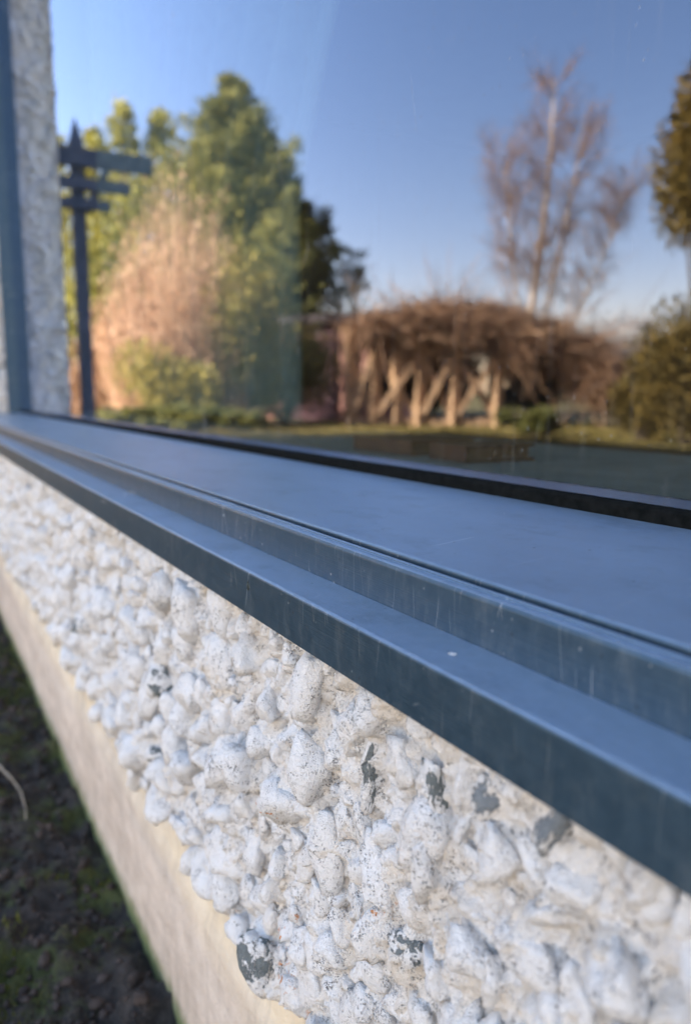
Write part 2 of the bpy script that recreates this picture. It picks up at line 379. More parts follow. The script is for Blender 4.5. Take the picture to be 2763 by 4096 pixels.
# the 300 that show largest
def shown(s):
    dist = math.sqrt(s[0]**2+WALL**2+(s[1]-.5)**2); vis = 1 if -.95 < s[0] < -.06 else .001
    dep = (-s[0]*ca*cp + WALL*sa*cp + (.5-s[1])*sp)
    px = (s[0]*sa+WALL*ca)/dep*3200; py = 2048-((-s[0]*-ca*-sp if False else (s[0]*-ca*sp+WALL*sa*sp+(s[1]-.5)*cp))/dep)*3200
    if not (-80 < px+1381 < 2850 and py < 4190): vis = .001
    return s[3]*s[2]/dist**2*vis*(10 if s[7] else 1)
stones.sort(key=shown, reverse=True)
def place(s):
    x, z, rx, rz, ry, t, b, h = s
    y = WALL-ry*(.30+.35*((x*7919+z*104729) % 1) if not h else .60)
    if z > .372: y = max(y, .1435+ry*1.2)                     # nothing stands out past the nose of the sill
    return (x, y, z)
rest2, rest1 = [], []
for i, s in enumerate(stones):
    if i < 300:
        o = D.objects.new('pebble', meshes3[(i*7+3) % len(meshes3)]); C.objects.link(o)
        o.parent = wall; wchild(o)
        o.location = place(s); o.scale = (s[2], s[4], s[3]); o.rotation_euler = (random.uniform(-.2, .2), R_(s[5]), random.uniform(-.2, .2))
        if not s[7]:
            o.rotation_euler.y = R_(s[5])
        if s[6] == 1:
            o.material_slots[0].link = 'OBJECT'; o.material_slots[0].material = M_bare; o['label'] = 'pebble with flaked paint and dark stone showing'
        if s[6] == 2:
            o.material_slots[0].link = 'OBJECT'; o.material_slots[0].material = M_bare2; o['label'] = 'bare blue grey pebble just under the sill'
    elif s[0] > -1.15: rest2.append(s)
    else: rest1.append(s)
AV, AF, off = [], [], 0
for lst, shp in ((rest2, shapes2), (rest1, shapes1)):
    for i, s in enumerate(lst):
        V, F = shp[i % len(shp)]
        c_, s_ = math.cos(R_(s[5])), math.sin(R_(s[5]))
        q = V*np.array([s[2], s[4], s[3]]); q = np.stack([q[:, 0]*c_+q[:, 2]*s_, q[:, 1], -q[:, 0]*s_+q[:, 2]*c_], 1)
        AV.append(q+np.array(place(s))); AF.append(F+off); off += len(V)
wchild(link('small_pebbles', mesh_np('small_pebbles', np.concatenate(AV), np.concatenate(AF), True), M_stone, wall, kind='stuff'))
print('stones', len(stones), len(rest2), len(rest1))

# mortar sheet that swells up round each stone
def mortar(x0, x1, z0, z1, res, name):
    xs = np.arange(x0, x1+res/2, res); zs = np.arange(z0, z1+res/2, res)
    X, Z, F = grid(xs, zs)
    h = fbm(X, Z, X*0, 55, 3, 40)*.0028+fbm(X, Z, X*0, 190, 4, 60)*.0021
    rid = 1-np.abs(fbm(X, Z, X*0, 80, 3, 71)); h += np.clip(rid-.72, 0, 1)*.006
    H = np.zeros_like(h); W = .5+.5*np.clip(fbm(X, Z, X*0, 120, 2, 88), -1, 1)
    for s in stones:
        if not (x0-.03 < s[0] < x1+.03): continue
        R = max(s[2], s[3])*1.45+.001
        i0, i1 = np.searchsorted(xs, [s[0]-R, s[0]+R]); j0, j1 = np.searchsorted(zs, [s[1]-R, s[1]+R])
        if i1 <= i0 or j1 <= j0: continue
        u = X[j0:j1, i0:i1]-s[0]; v_ = Z[j0:j1, i0:i1]-s[1]
        c_, s_ = math.cos(R_(s[5])), math.sin(R_(s[5])); a = (u*c_-v_*s_)/(s[2]*1.38); b = (u*s_+v_*c_)/(s[3]*1.38)
        q = np.clip(1-(a*a+b*b), 0, 1)
        hh = s[4]*q**.85*(.56+.74*W[j0:j1, i0:i1])
        cur = H[j0:j1, i0:i1]; kk = .0008
        t = np.clip(.5+.5*(hh-cur)/kk, 0, 1); H[j0:j1, i0:i1] = cur*(1-t)+hh*t+kk*t*(1-t)
    Yv = WALL-h-H
    # the render rolls back into the plinth at its lower edge, and stays below the sill
    edge = np.clip((Z-z0)/.006, 0, 1); Yv = Yv+(1-edge)**2*.006
    Yv = np.where(Z > .389, np.maximum(Yv, .1435+.02*np.clip((Z-.396)/.008, 0, 1)), Yv)
    V = np.stack([X, Yv, Z], -1).reshape(-1, 3)
    return mesh_np(name, V, F[:, ::-1] if False else F, True)
z_low = .186
wchild(link('mortar_face', mortar(-.80, .06, z_low, .404, .00085, 'mortar_face'), M_mortar, wall))
wchild(link('mortar_face', mortar(-2.0, -.7995, z_low, .404, .0022, 'mortar_face'), M_mortar, wall))
wchild(link('mortar_face', mortar(-6.0, -1.999, z_low, .404, .008, 'mortar_face'), M_mortar, wall))

# rough coat for parts seen only small: reveal, piers, lintel
def rough_sheet(o0, ux, uy, nx, ny, res, nrm, amp, name):
    o0, ux, uy, nrm = map(np.array, (o0, ux, uy, nrm))
    a = np.arange(0, nx+res/2, res); b = np.arange(0, ny+res/2, res); A, B, F = grid(a, b)
    P = o0+A[..., None]*ux+B[..., None]*uy
    h = np.clip(fbm(P[..., 0], P[..., 1], P[..., 2], 75, 3, 90)+.25, 0, 2)*amp+fbm(P[..., 0], P[..., 1], P[..., 2], 26, 2, 95)*amp*.5
    return mesh_np(name, (P+h[..., None]*nrm).reshape(-1, 3), F, True)
wchild(link('window_reveal', rough_sheet((XL+.0, .435, .40), (0, -1, 0), (0, 0, 1), .285, 1.9, .005, (1, 0, 0), .014, 'window_reveal'), M_mortar, wall))
wchild(link('wall_pier', rough_sheet((-6, WALL, .404), (1, 0, 0), (0, 0, 1), 6+XL+.006, 2.35, .011, (0, -1, 0), .006, 'wall_pier'), M_mortar, wall))
mb = MB(); mb.box((-9.5, WALL+.010, .02), (2.6, .435, .40)); wchild(mb.build('wall_core', M_mortar, wall))
mb = MB(); mb.box((-9.5, WALL+.012, .401), (XL-.012, .434, 2.9)); mb.box((XR, WALL+.0, .401), (2.6, .434, 2.9)); mb.box((XL-.011, WALL, ZT), (XR-.001, .434, 2.9)); wchild(mb.build('wall_surround', M_mortar, wall))
mb = MB(); mb.box((.06, WALL-.004, .19), (2.6, WALL+.009, .3995)); wchild(mb.build('painted_render', M_mortar, wall))
# smooth plinth
def plinth_mat():
    a = NM('cement_plinth'); g = a.co
    sep = a.n('ShaderNodeSeparateXYZ'); a.L(g, sep.inputs[0]); z = sep.outputs[2]
    n = a.noise(14, 6, .7, a.mapping((.35, 1, 1.6))); n2 = a.noise(45, 5, .65); n3 = a.noise(6, 4, .6)
    yel = a.mix(n2, (.70, .58, .40), (.80, .70, .54)); gry = a.mix(a.ramp(a.math('ADD', a.math('MULTIPLY', n, .6), a.math('MULTIPLY', n2, .4)), .36, .64), (.42, .345, .28), (.76, .66, .56))
    zz = a.math('ADD', z, a.math('MULTIPLY', a.math('SUBTRACT', n, .5), .055))
    c = a.mix(a.ramp(zz, .118, .150), gry, yel)
    c = a.mix(a.math('MULTIPLY', a.ramp(a.noise(11, 5, .7, a.mapping((.3, 1, 2.2))), .52, .72), .45), c, (.66, .62, .56))
    c = a.mix(a.math('MULTIPLY', a.ramp(n3, .48, .66), .38), c, (.36, .30, .25))
    c = a.mix(a.math('MULTIPLY', a.ramp(a.noise(1, 5, .7, a.mapping((38, 10, 5))), .52, .68), .5), c, (.36, .31, .26))
    c = a.mix(a.math('MULTIPLY', a.ramp(a.math('ADD', z, a.math('MULTIPLY', n3, .05)), .02, .085, True), .5), c, (.20, .17, .12))
    ga = a.math('MULTIPLY', a.ramp(a.math('ADD', z, a.math('MULTIPLY', a.math('SUBTRACT', n2, .5), .03)), .008, .030, True), .9)
    c = a.mix(ga, c, (.11, .14, .03))
    a.col(c).rough(.85); a.bump(a.math('ADD', a.math('MULTIPLY', n2, .6), a.noise(260, 4, .6)), .0016); return a.m
def plinth_mesh():
    xs = np.concatenate([np.arange(-6, -2, .03), np.arange(-2, -.3, .006), np.arange(-.3, 2.6, .03)]); zs = np.arange(-.03, .2001, .005)
    X, Z, F = grid(xs, zs)
    Yv = WALL+.0045+fbm(X, Z, X*0, 9, 4, 120)*.0013
    band = np.clip((.150+fbm(X, X*0, X*0, 5, 2, 11)*.004-Z)/.012, 0, 1); band = band*band*(3-2*band)
    Yv = Yv-band*.0035                                            # the lower coat stands a few mm proud
    for xc in (-.585, -1.02, -1.55): Yv = Yv+.0022*np.exp(-((X-xc-.002*fbm(Z, X*0, X*0, 30, 2, 5))/.0022)**2)   # fine vertical cracks
    return mesh_np('plinth', np.stack([X, Yv, Z], -1).reshape(-1, 3), F, True)
M_plinth = plinth_mat()
wchild(link('plinth', plinth_mesh(), M_plinth, wall))

# ------------------------------------------------------------------ the window
win = thing('picture_window', 'large picture window in a blue grey metal frame reflecting the sunny garden', 'window', (-.36, GL, .3935))
winv = Matrix.Translation((.36, -GL, -.3935))
def wc(o): o.matrix_parent_inverse = winv; return o
def profile(pts, x0, x1, name, mat, bevel=.0008, segs=1):
    """closed outline in (y, z), run along X"""
    n = len(pts); V = []; F = []
    xs_ = [x0, x1]
    for x in xs_:
        for y, z in pts: V.append((x, y, z))
    for i in range(n): F.append((i, (i+1) % n, n+(i+1) % n, n+i))
    me = D.meshes.new(name); me.from_pydata(V, [], [tuple(reversed(f)) for f in F]+[tuple(range(n)), tuple(reversed(range(n, 2*n)))]); me.update()
    o = link(name, me, mat, win); wc(o)
    b = o.modifiers.new('b', 'BEVEL'); b.width = bevel; b.segments = 3; b.limit_method = 'ANGLE'; b.angle_limit = R_(20)
    return o
x0, x1 = XL+.004, XR-.004
# lower nose: front face, ledge, back up behind the upper member
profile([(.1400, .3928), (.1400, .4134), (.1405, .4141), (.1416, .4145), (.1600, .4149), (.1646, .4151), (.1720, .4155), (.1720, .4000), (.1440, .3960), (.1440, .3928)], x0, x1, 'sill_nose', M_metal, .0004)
# upper member front: face and bead with a groove behind it
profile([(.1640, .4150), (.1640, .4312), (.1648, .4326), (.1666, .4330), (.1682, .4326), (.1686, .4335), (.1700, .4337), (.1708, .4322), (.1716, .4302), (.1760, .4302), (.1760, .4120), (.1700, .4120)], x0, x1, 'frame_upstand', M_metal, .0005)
# broad sloping top up to the glass
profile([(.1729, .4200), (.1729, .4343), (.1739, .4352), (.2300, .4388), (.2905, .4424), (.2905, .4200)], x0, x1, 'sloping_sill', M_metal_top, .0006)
M_rubber = simple('black_rubber', (.003, .004, .004), (.008, .009, .009), 200, .95, .0003, .05)
profile([(.2885, .4418), (.2885, .4478), (.2900, .4494), (.2922, .4497), (.2922, .4418)], x0+.03, x1-.03, 'glazing_gasket', M_rubber, .0003)
# jambs
for (a, b, nm) in ((XL+.004, XL+.034, 1), (XR-.034, XR-.004, 0)):
    mb = MB(); mb.box((a, .262, .436), (b, .330, ZT-.002)); mb.box((a, .272, .436), (a+.008, .2615+.0003, ZT-.003)) if 0 else None
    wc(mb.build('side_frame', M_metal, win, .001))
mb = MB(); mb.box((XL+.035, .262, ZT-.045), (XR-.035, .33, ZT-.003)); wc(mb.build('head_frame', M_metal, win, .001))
mb = MB(); mb.box((XL+.035, .3035, .425), (XR-.035, .33, .4485)); wc(mb.build('inner_frame', M_rubber, win))

# glass: reflecting pane with dust, drips and specks
def glass_mat():
    a = NM('window_glass'); t = a.t; t.nodes.remove(a.p)
    lw = a.n('ShaderNodeNewGeometry'); dt = a.n('ShaderNodeVectorMath'); dt.operation = 'DOT_PRODUCT'
    a.L(lw.outputs['Incoming'], dt.inputs[0]); a.L(lw.outputs['Normal'], dt.inputs[1])
    cs = a.math('ABSOLUTE', dt.outputs['Value'], 0); om = a.math('SUBTRACT', 1, cs)
    p5 = a.math('POWER', om, 3.3)
    fr = a.math('ADD', .175, a.math('MULTIPLY', p5, .68))
    tr = a.n('ShaderNodeBsdfTransparent'); tr.inputs[0].default_value = (.86, .90, .88, 1)
    gl = a.n('ShaderNodeBsdfGlossy'); gl.inputs['Roughness'].default_value = .0; gl.inputs[0].default_value = (.60, .73, 1, 1)
    # the pane is not quite flat
    bp = a.n('ShaderNodeBump'); bp.inputs['Distance'].default_value = .00035; bp.inputs['Strength'].default_value = .35
    a.L(a.noise(7, 2, .4), bp.inputs['Height'])
    m1 = a.n('ShaderNodeMixShader'); a.L(fr, m1.inputs[0]); a.L(tr.outputs[0], m1.inputs[1]); a.L(gl.outputs[0], m1.inputs[2])
    # dirt
    film = a.math('MULTIPLY', a.ramp(a.noise(9, 5, .65, a.mapping((1, 1, .35))), .35, .8), .022)
    streak = a.math('MULTIPLY', a.ramp(a.noise(1, 4, .6, a.mapping((190, 60, 8))), .54, .78), .10)
    streak = a.math('MULTIPLY', streak, a.ramp(a.noise(7, 3), .42, .62))
    v = a.voro(170); sp1 = a.math('MULTIPLY', a.ramp(v.outputs[0], .05, .19, True), a.ramp(a.noise(30, 3), .44, .58))
    v2 = a.voro(75, a.mapping((1, 1, .6))); sp2 = a.math('MULTIPLY', a.ramp(v2.outputs[0], .04, .075, True), a.ramp(a.noise(12, 3), .54, .60))
    sep = a.n('ShaderNodeSeparateXYZ'); a.L(a.co, sep.inputs[0]); low = a.ramp(sep.outputs[2], .0, .09, True)
    spl = a.math('MULTIPLY', a.math('MULTIPLY', a.ramp(a.voro(620).outputs[0], .1, .3, True), a.ramp(a.noise(80, 3), .48, .6)), low)
    sc = a.n('ShaderNodeMapping'); sc.inputs['Rotation'].default_value = (0, R_(20), 0); sc.inputs['Scale'].default_value = (30, 30, 3.5); a.L(a.co, sc.inputs[0])
    ve = a.voro(1, sc.outputs[0], 'DISTANCE_TO_EDGE'); scr = a.math('MULTIPLY', a.ramp(ve.outputs[0], .001, .006, True), a.ramp(a.noise(15, 2), .57, .62))
    d = a.math('ADD', film, a.math('ADD', streak, a.math('ADD', a.math('MULTIPLY', sp1, .22), a.math('ADD', a.math('MULTIPLY', sp2, .30), a.math('ADD', a.math('MULTIPLY', spl, .4), a.math('MULTIPLY', scr, .22))))))
    df = a.n('ShaderNodeBsdfDiffuse'); df.inputs[0].default_value = (.40, .41, .40, 1)
    m2 = a.n('ShaderNodeMixShader'); a.L(d, m2.inputs[0]); a.L(m1.outputs[0], m2.inputs[1]); a.L(df.outputs[0], m2.inputs[2])
    a.L(m2.outputs[0], a.out.inputs[0]); return a.m
M_glass = glass_mat()
a = NM('glass_rear_face'); a.t.nodes.remove(a.p); tr = a.n('ShaderNodeBsdfTransparent'); tr.inputs[0].default_value = (.96, .98, .97, 1); a.L(tr.outputs[0], a.out.inputs[0]); M_glass2 = a.m
gx0, gx1, gz0, gz1 = XL+.030, XR-.030, .4395, ZT-.04
me = D.meshes.new('glass_pane')
v = [(x, y, z) for y in (GL, GL+.006) for (x, z) in ((gx0, gz0), (gx1, gz0), (gx1, gz1), (gx0, gz1))]
me.from_pydata([(p[0]+.36, p[1]-GL, p[2]-.3935) for p in v], [], [(0, 1, 2, 3), (7, 6, 5, 4), (0, 4, 5, 1), (1, 5, 6, 2), (2, 6, 7, 3), (3, 7, 4, 0)])
me.materials.append(M_glass); me.materials.append(M_glass2)
for i, p in enumerate(me.polygons): p.material_index = 0 if i == 0 else 1
gp = link('glass_pane', me, None, win)

# dried bird dropping / chipped paint marks on the sill
def flake(name, cx, cy, cz, r, mat, label, cat, normal='z', seed=1):
    g = np.random.default_rng(seed); V, F = I2; V = V.copy()
    V = V*(1+.4*fbm(V[:, 0]+seed, V[:, 1], V[:, 2], 1.8, 2, seed)[:, None])*r*(np.array([1, .8, .12]) if normal == 'z' else np.array([.7, .10, 1.2]))
    o = link(name, mesh_np(name, V+np.array([cx, cy, cz]), F, True), mat, label=label, cat=cat); return o
M_drop = simple('chalky_white', (.45, .47, .5), (.75, .77, .8), 900, .9, .0004)
flake('bird_dropping', -.205, .1525, .4149, .0016, M_drop, 'small dried white bird dropping on the lower ledge of the sill', 'dropping', 'z', 3)
M_dark = simple('dark_grime', (.012, .02, .022), (.06, .075, .075), 700, .8, .0004)
flake('grime_spot', -.3535, .1399, .4072, .0021, M_dark, 'small dark crusty spot high on the front edge of the sill', 'grime', 'y', 5)

# ------------------------------------------------------------------ inside the room
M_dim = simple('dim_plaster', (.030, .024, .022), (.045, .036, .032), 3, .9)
house = thing('house', 'bungalow shell behind the pebbledash wall with room and roof', 'house', (0, 4, 0))
hinv = Matrix.Translation((0, -4, 0))
def hc(o): o.matrix_parent_inverse = hinv; return o
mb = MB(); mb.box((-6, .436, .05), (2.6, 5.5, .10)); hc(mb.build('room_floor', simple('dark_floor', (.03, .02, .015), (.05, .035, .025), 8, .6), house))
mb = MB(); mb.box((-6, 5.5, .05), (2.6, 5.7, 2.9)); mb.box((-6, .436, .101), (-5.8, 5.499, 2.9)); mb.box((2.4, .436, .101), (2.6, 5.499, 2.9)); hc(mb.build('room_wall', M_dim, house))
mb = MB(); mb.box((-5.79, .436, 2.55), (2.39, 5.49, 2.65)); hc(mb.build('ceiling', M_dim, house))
M_tile = simple('roof_tiles', (.06, .045, .04), (.12, .08, .07), 6, .8)
me = D.meshes.new('roof'); ex0, ex1 = -9.7, 2.8
me.from_pydata([(ex0, .02, 2.88), (ex1, .02, 2.88), (ex1, 4, 4.5), (ex0, 4, 4.5), (ex0, 7.6, 2.9), (ex1, 7.6, 2.9),
                (ex0, .02, 2.80), (ex1, .02, 2.80), (ex1, 7.6, 2.80), (ex0, 7.6, 2.80)], [], [(0, 1, 2, 3), (3, 2, 5, 4), (6, 9, 8, 7), (0, 6, 7, 1), (4, 5, 8, 9), (0, 3, 4, 9, 6), (1, 7, 8, 5, 2)])
hc(link('roof', me, M_tile, house))
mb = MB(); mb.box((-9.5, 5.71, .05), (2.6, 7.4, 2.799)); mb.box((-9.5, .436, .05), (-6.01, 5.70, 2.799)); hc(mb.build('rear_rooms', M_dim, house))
# inner window board, books, tied back curtain
mb = MB(); mb.box((XL+.02, .331, .418), (XR-.02, .64, .4415))
mb.build('window_board', simple('grey_painted_board', (.12, .135, .14), (.17, .19, .195), 20, .5, .0003), kind=None, label='grey painted window board inside the room behind the glass', cat='window board')
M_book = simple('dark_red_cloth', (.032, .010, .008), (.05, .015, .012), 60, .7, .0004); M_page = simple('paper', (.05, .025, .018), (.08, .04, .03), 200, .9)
def book(x, y, L_, Wd, H_, rz, lab):
    t = thing('book', lab, 'book', (x, y, .4420), 'dark red books on the inside window board'); t.rotation_euler.z = rz
    mb = MB(); mb.box((-L_/2, -Wd/2, .0), (L_/2, Wd/2, .0025)); mb.box((-L_/2, -Wd/2, H_-.0025), (L_/2, Wd/2, H_)); mb.box((-L_/2, -Wd/2-.0025, .0), (L_/2, -Wd/2-.0001, H_)); mb.build('cover', M_book, t, .0006)
    mb = MB(); mb.box((-L_/2+.004, -Wd/2+.001, .0027), (L_/2-.004, Wd/2-.004, H_-.0027)); mb.build('page_block', M_page, t)
book(-.665, .44, .105, .07, .014, .02, 'longer dark red book lying on the inside window board')
book(-.555, .44, .055, .07, .014, -.03, 'short dark red book lying beside the longer one on the window board')
def curtain():
    zs_ = np.linspace(.46, 2.0, 60); us = np.linspace(0, 1, 140); U_, Z_ = np.meshgrid(us, zs_)
    edge = -.97+np.clip((Z_-.72)/.45, 0, 1)**1.2*.30
    X = -2.40+(edge+2.40)*U_; Yc = .47+.022*np.sin(U_*62+.6*np.sin(Z_*3))*(.4+.6*U_)+.05*(1-U_)
    n, mm = X.shape; i = np.arange(n-1)[:, None]*mm+np.arange(mm-1)[None]; F = np.stack([i, i+1, i+1+mm, i+mm], -1).reshape(-1, 4)
    me = mesh_np('curtain', np.stack([X, Yc, Z_], -1).reshape(-1, 3), F, True)
    o = link('curtain', me, simple('teal_curtain_cloth', (.04, .068, .075), (.055, .09, .10), 30, .9), label='dull teal curtain tied back inside the room behind the glass', cat='curtain')
    s_ = o.modifiers.new('s', 'SOLIDIFY'); s_.thickness = .003
curtain()

# ------------------------------------------------------------------ unseen pier added further along the wall to brighten the sill reflection
mb = MB(); mb.box((-4.6, -.10, -.02), (-4.05, WALL-.02, 2.79))
mb.build('bright_reflector_pier', simple('white_render', (.6, .6, .6), (.72, .72, .72), 60, .9, .004), bevel=.01, label='unseen white rendered pier added along the house wall to brighten the sill reflection', cat='pier')

# ------------------------------------------------------------------ garden (seen in the glass)
def leaves(P, N, size, asp=.5, jitter=.35, g=rng):
    """one diamond leaf clump per point, lying roughly along direction N"""
    n = len(P); P = np.asarray(P); N = np.asarray(N, float); N = N+g.normal(0, jitter, (n, 3)); N /= np.linalg.norm(N, axis=1)[:, None]
    r = g.normal(size=(n, 3)); T = np.cross(N, r); T /= np.linalg.norm(T, axis=1)[:, None]
    s = (size*g.uniform(.6, 1.35, n))[:, None]
    V = np.stack([P-N*s*.5, P+T*s*asp*.5, P+N*s*.5, P-T*s*asp*.5], 1).reshape(-1, 3)
    return V, np.arange(4*n).reshape(-1, 4)
M_bark = simple('brown_bark', (.06, .045, .03), (.14, .10, .07), 14, .9, .01)
def conifer(loc, H, R, mat, label, nb=150, per=110, size=.10, seed=1, top=1.0, upturn=.35, group=None, droop=0, name='conifer_tree', cat='tree', gaps=0.0, h0=.03):
    g = np.random.default_rng(seed); t = thing(name, label, cat, loc, group)
    mb = MB(); mb.tube([(0, 0, 0), (.02*H/5, 0, H*.5), (0, 0, H*.97)], [.04*R+.05, .03*R+.03, .01], 7); mb.build('trunk', M_bark, t, smooth=True)
    P = []; N = []
    for i in range(nb):
        hfrac = h0+(.98-h0)*(i/nb)**.9; phi = g.uniform(0, 2*np.pi)
        rad = R*(1-hfrac)**.98*g.uniform(.62, 1.22)*1.15+.05
        rad *= 1+.18*math.sin(phi*3+seed+hfrac*5)
        if g.random() < gaps: continue
        k = int(per*(.35+.65*rad/R)); s = g.random(k)**.55
        d = np.array([math.cos(phi), math.sin(phi), 0]); pts = s[:, None]*rad*d
        pts[:, 2] += hfrac*H+upturn*rad*s**1.6-droop*s*rad-.0*H
        wdt = (.10+.22*np.sin(np.pi*np.clip(s, 0, 1))*rad)[:, None]; pts += g.normal(0, 1, (k, 3))*wdt*np.array([.55, .55, .42])
        P.append(pts); nn = np.tile(d*.55+np.array([0, 0, .75]), (k, 1)); N.append(nn)
    P = np.concatenate(P); N = np.concatenate(N)
    V, F = leaves(P, N, size, .45, .35, g); link('crown', mesh_np('crown', V, F), mat, t); return t
def bush(loc, rx, ry, H, mat, label, n=9000, size=.07, seed=1, lobes=9, name='garden_shrub', cat='shrub', group=None, up=.4, shell=.55, z0=0):
    g = np.random.default_rng(seed); t = thing(name, label, cat, loc, group)
    mb = MB()
    for i in range(6):
        a = g.uniform(0, 6.28); mb.tube([(0.05*math.cos(a), .05*math.sin(a), 0), (rx*.3*math.cos(a), ry*.3*math.sin(a), H*.4), (rx*.6*math.cos(a), ry*.6*math.sin(a), H*.75)], [.03, .02, .008], 5)
    mb.build('stems', M_bark, t)
    P = []; N = []
    for i in range(lobes):
        a = g.uniform(0, 6.28); q = g.uniform(.0, .62); cz = z0+(H-z0)*g.uniform(.25, .68); c = np.array([rx*q*math.cos(a), ry*q*math.sin(a), cz]); lr = min(rx, ry, H*.5)*g.uniform(.42, .70)
        k = n//lobes; d = g.normal(size=(k, 3)); d /= np.linalg.norm(d, axis=1)[:, None]; r = g.random(k)**(1-shell)*lr
        pts = c+d*r[:, None]*np.array([1.1, 1.1, (H-z0)/(rx+ry)*1.15]); pts += g.normal(0, .03, (k, 3)); P.append(pts); N.append(d+np.array([0, 0, up]))
    P = np.concatenate(P); N = np.concatenate(N); ok = P[:, 2] > .02; P, N = P[ok], N[ok]
    V, F = leaves(P, N, size, .55, .5, g); link('crown', mesh_np('crown', V, F), mat, t); return t
def strands(loc, n, R0, R1, H, mat, label, seed=1, name='copper_shrub', cat='shrub', wd=.012, segs=5, spread=.5):
    """a fountain of fine upright twigs with withered leaves"""
    g = np.random.default_rng(seed); t = thing(name, label, cat, loc)
    V = []; F = []; k = 0
    LP = []; LN = []
    for i in range(n):
        a = g.uniform(0, 6.28); r0 = R0*g.random()**.5; out = g.uniform(0, 1)**.7; h = H*g.uniform(.45, 1.0)*(1-.60*(r0/R0)**1.3)
        b = np.array([r0*math.cos(a), r0*math.sin(a), 0]); d = np.array([math.cos(a), math.sin(a), 0])*R1*out; ph = g.uniform(0, 6.28)
        side = np.array([math.cos(ph), math.sin(ph), 0])
        for s in range(segs+1):
            u = s/segs; p = b+d*u**1.1*(1-spread*.2*u)+np.array([0, 0, h*u])+g.normal(0, .02, 3)
            w_ = wd*(1-.8*u); V += [p-side*w_, p+side*w_]
            if u > .15: LP.append(p); LN.append(d*.4+np.array([0, 0, 1]))
        for s in range(segs): F.append((k+2*s, k+2*s+1, k+2*s+3, k+2*s+2))
        k += 2*(segs+1)
    LP = np.array(LP); LN = np.array(LN); LP = LP+g.normal(0, .09, LP.shape)
    link('twigs', mesh_np('twigs', V, F), mat, t)
    V, F = leaves(LP, LN, .09, .35, .3, g); link('withered_leaves', mesh_np('withered_leaves', V, F), mat, t)
    return t
G1 = leafmat('conifer_yellow_green', (.15, .155, .03), (.42, .36, .07), .9)
G2 = leafmat('conifer_deep_green', (.075, .085, .022), (.32, .28, .065), .7)
G3 = leafmat('golden_shrub', (.17, .145, .03), (.48, .37, .08), 1.1)
G4 = leafmat('olive_evergreen', (.065, .050, .012), (.24, .155, .032), 1.0)
CP = leafmat('copper_leaves', (.30, .17, .095), (.74, .49, .31), 1.3, .3)
BR = leafmat('brown_twigs', (.17, .095, .055), (.45, .27, .16), 1.3, .2)
PU = leafmat('birch_twigs', (.17, .095, .055), (.36, .21, .12), 1.3, .2)
# thuja row
conifer((-20.0, -2.9, 0), 6.3, 2.4, G1, 'yellow green conifer at the end of the row, beside the timber post', 120, 90, .13, 2, group='conifers at the far end of the garden')
conifer((-19.2, -3.55, 0), 6.4, 2.0, G1, 'yellow green conifer second from the timber post', 120, 90, .13, 3, group='conifers at the far end of the garden')
conifer((-18.4, -4.0, 0), 6.8, 1.9, G1, 'slim pointed conifer in the middle of the row', 130, 90, .13, 4, group='conifers at the far end of the garden')
conifer((-18.2, -4.8, 0), 6.7, 2.0, G1, 'pointed conifer next to the tallest tree', 130, 90, .13, 5, group='conifers at the far end of the garden')
conifer((-16.0, -5.55, 0), 6.75, 2.8, G2, 'tallest dark green conifer with upturned branches behind the copper shrub', 330, 300, .115, 6, upturn=.45, name='conifer_tree')
conifer((-15.7, -6.2, 0), 5.6, 2.1, leafmat('shaded_conifer', (.035, .04, .014), (.13, .11, .035), .7), 'shorter dark conifer leaning on the tallest one toward the brick building', 280, 260, .12, 8, upturn=.5, gaps=.12, h0=.27)  # dark leaf colours paint in its backlit, shaded look
# side boughs that reach out over the roofline
strands((-12.0, -3.15, 0), 1700, 1.15, .30, 4.0, CP, 'fluffy copper coloured shrub with withered leaves in front of the conifers', 5)
bush((-12.6, -2.15, 0), .9, .8, 1.7, BR, 'low dark brown thicket behind the timber post', 7000, .08, 12, name='bramble_thicket')
bush((-11.2, -3.85, 0), .75, .75, 2.6, G3, 'tall golden green shrub beside the copper shrub', 9000, .075, 13)
bush((-12.0, -4.85, 0), .9, .85, 1.8, G3, 'round golden green shrub near the brick building', 8000, .075, 14)
bush((-10.7, -2.6, 0), .8, .6, 1.25, G3, 'low golden green shrub in front of the copper one', 8000, .07, 15)
bush((-12.6, -4.3, 0), .8, .8, 2.2, G2, 'dark green shrub filling the gap beside the tallest conifer', 7000, .08, 16)

# brick garden building
bb = thing('brick_building', 'low red brick outbuilding with flat dark roof behind the pergola', 'building', (-13.6, -7.5, 0)); bb.rotation_euler.z = R_(48)
def brick_mat():
    a = NM('red_brick'); b = a.n('ShaderNodeTexBrick'); b.inputs['Scale'].default_value = 4.4; a.L(a.mapping((1, 1, 1)), b.inputs[0])
    b.inputs['Color1'].default_value = (.58, .28, .20, 1); b.inputs['Color2'].default_value = (.40, .17, .13, 1); b.inputs['Mortar'].default_value = (.30, .25, .21, 1)
    b.inputs['Mortar Size'].default_value = .012; b.inputs['Brick Width'].default_value = .95; b.inputs['Row Height'].default_value = .33
    sp_ = a.n('ShaderNodeSeparateXYZ'); a.L(a.co, sp_.inputs[0]); cb = a.n('ShaderNodeCombineXYZ')
    a.L(a.math('ADD', sp_.outputs[0], sp_.outputs[1]), cb.inputs[0]); a.L(sp_.outputs[2], cb.inputs[1]); a.L(cb.outputs[0], b.inputs[0])
    a.col(a.mix(a.math('MULTIPLY', a.noise(2, 4), .4), b.outputs[0], (.12, .06, .06))).rough(.9); return a.m
mb = MB(); mb.box((-1.4, -.7, 0), (1.4, 2.3, 1.72)); mb.build('wall', brick_mat(), bb)
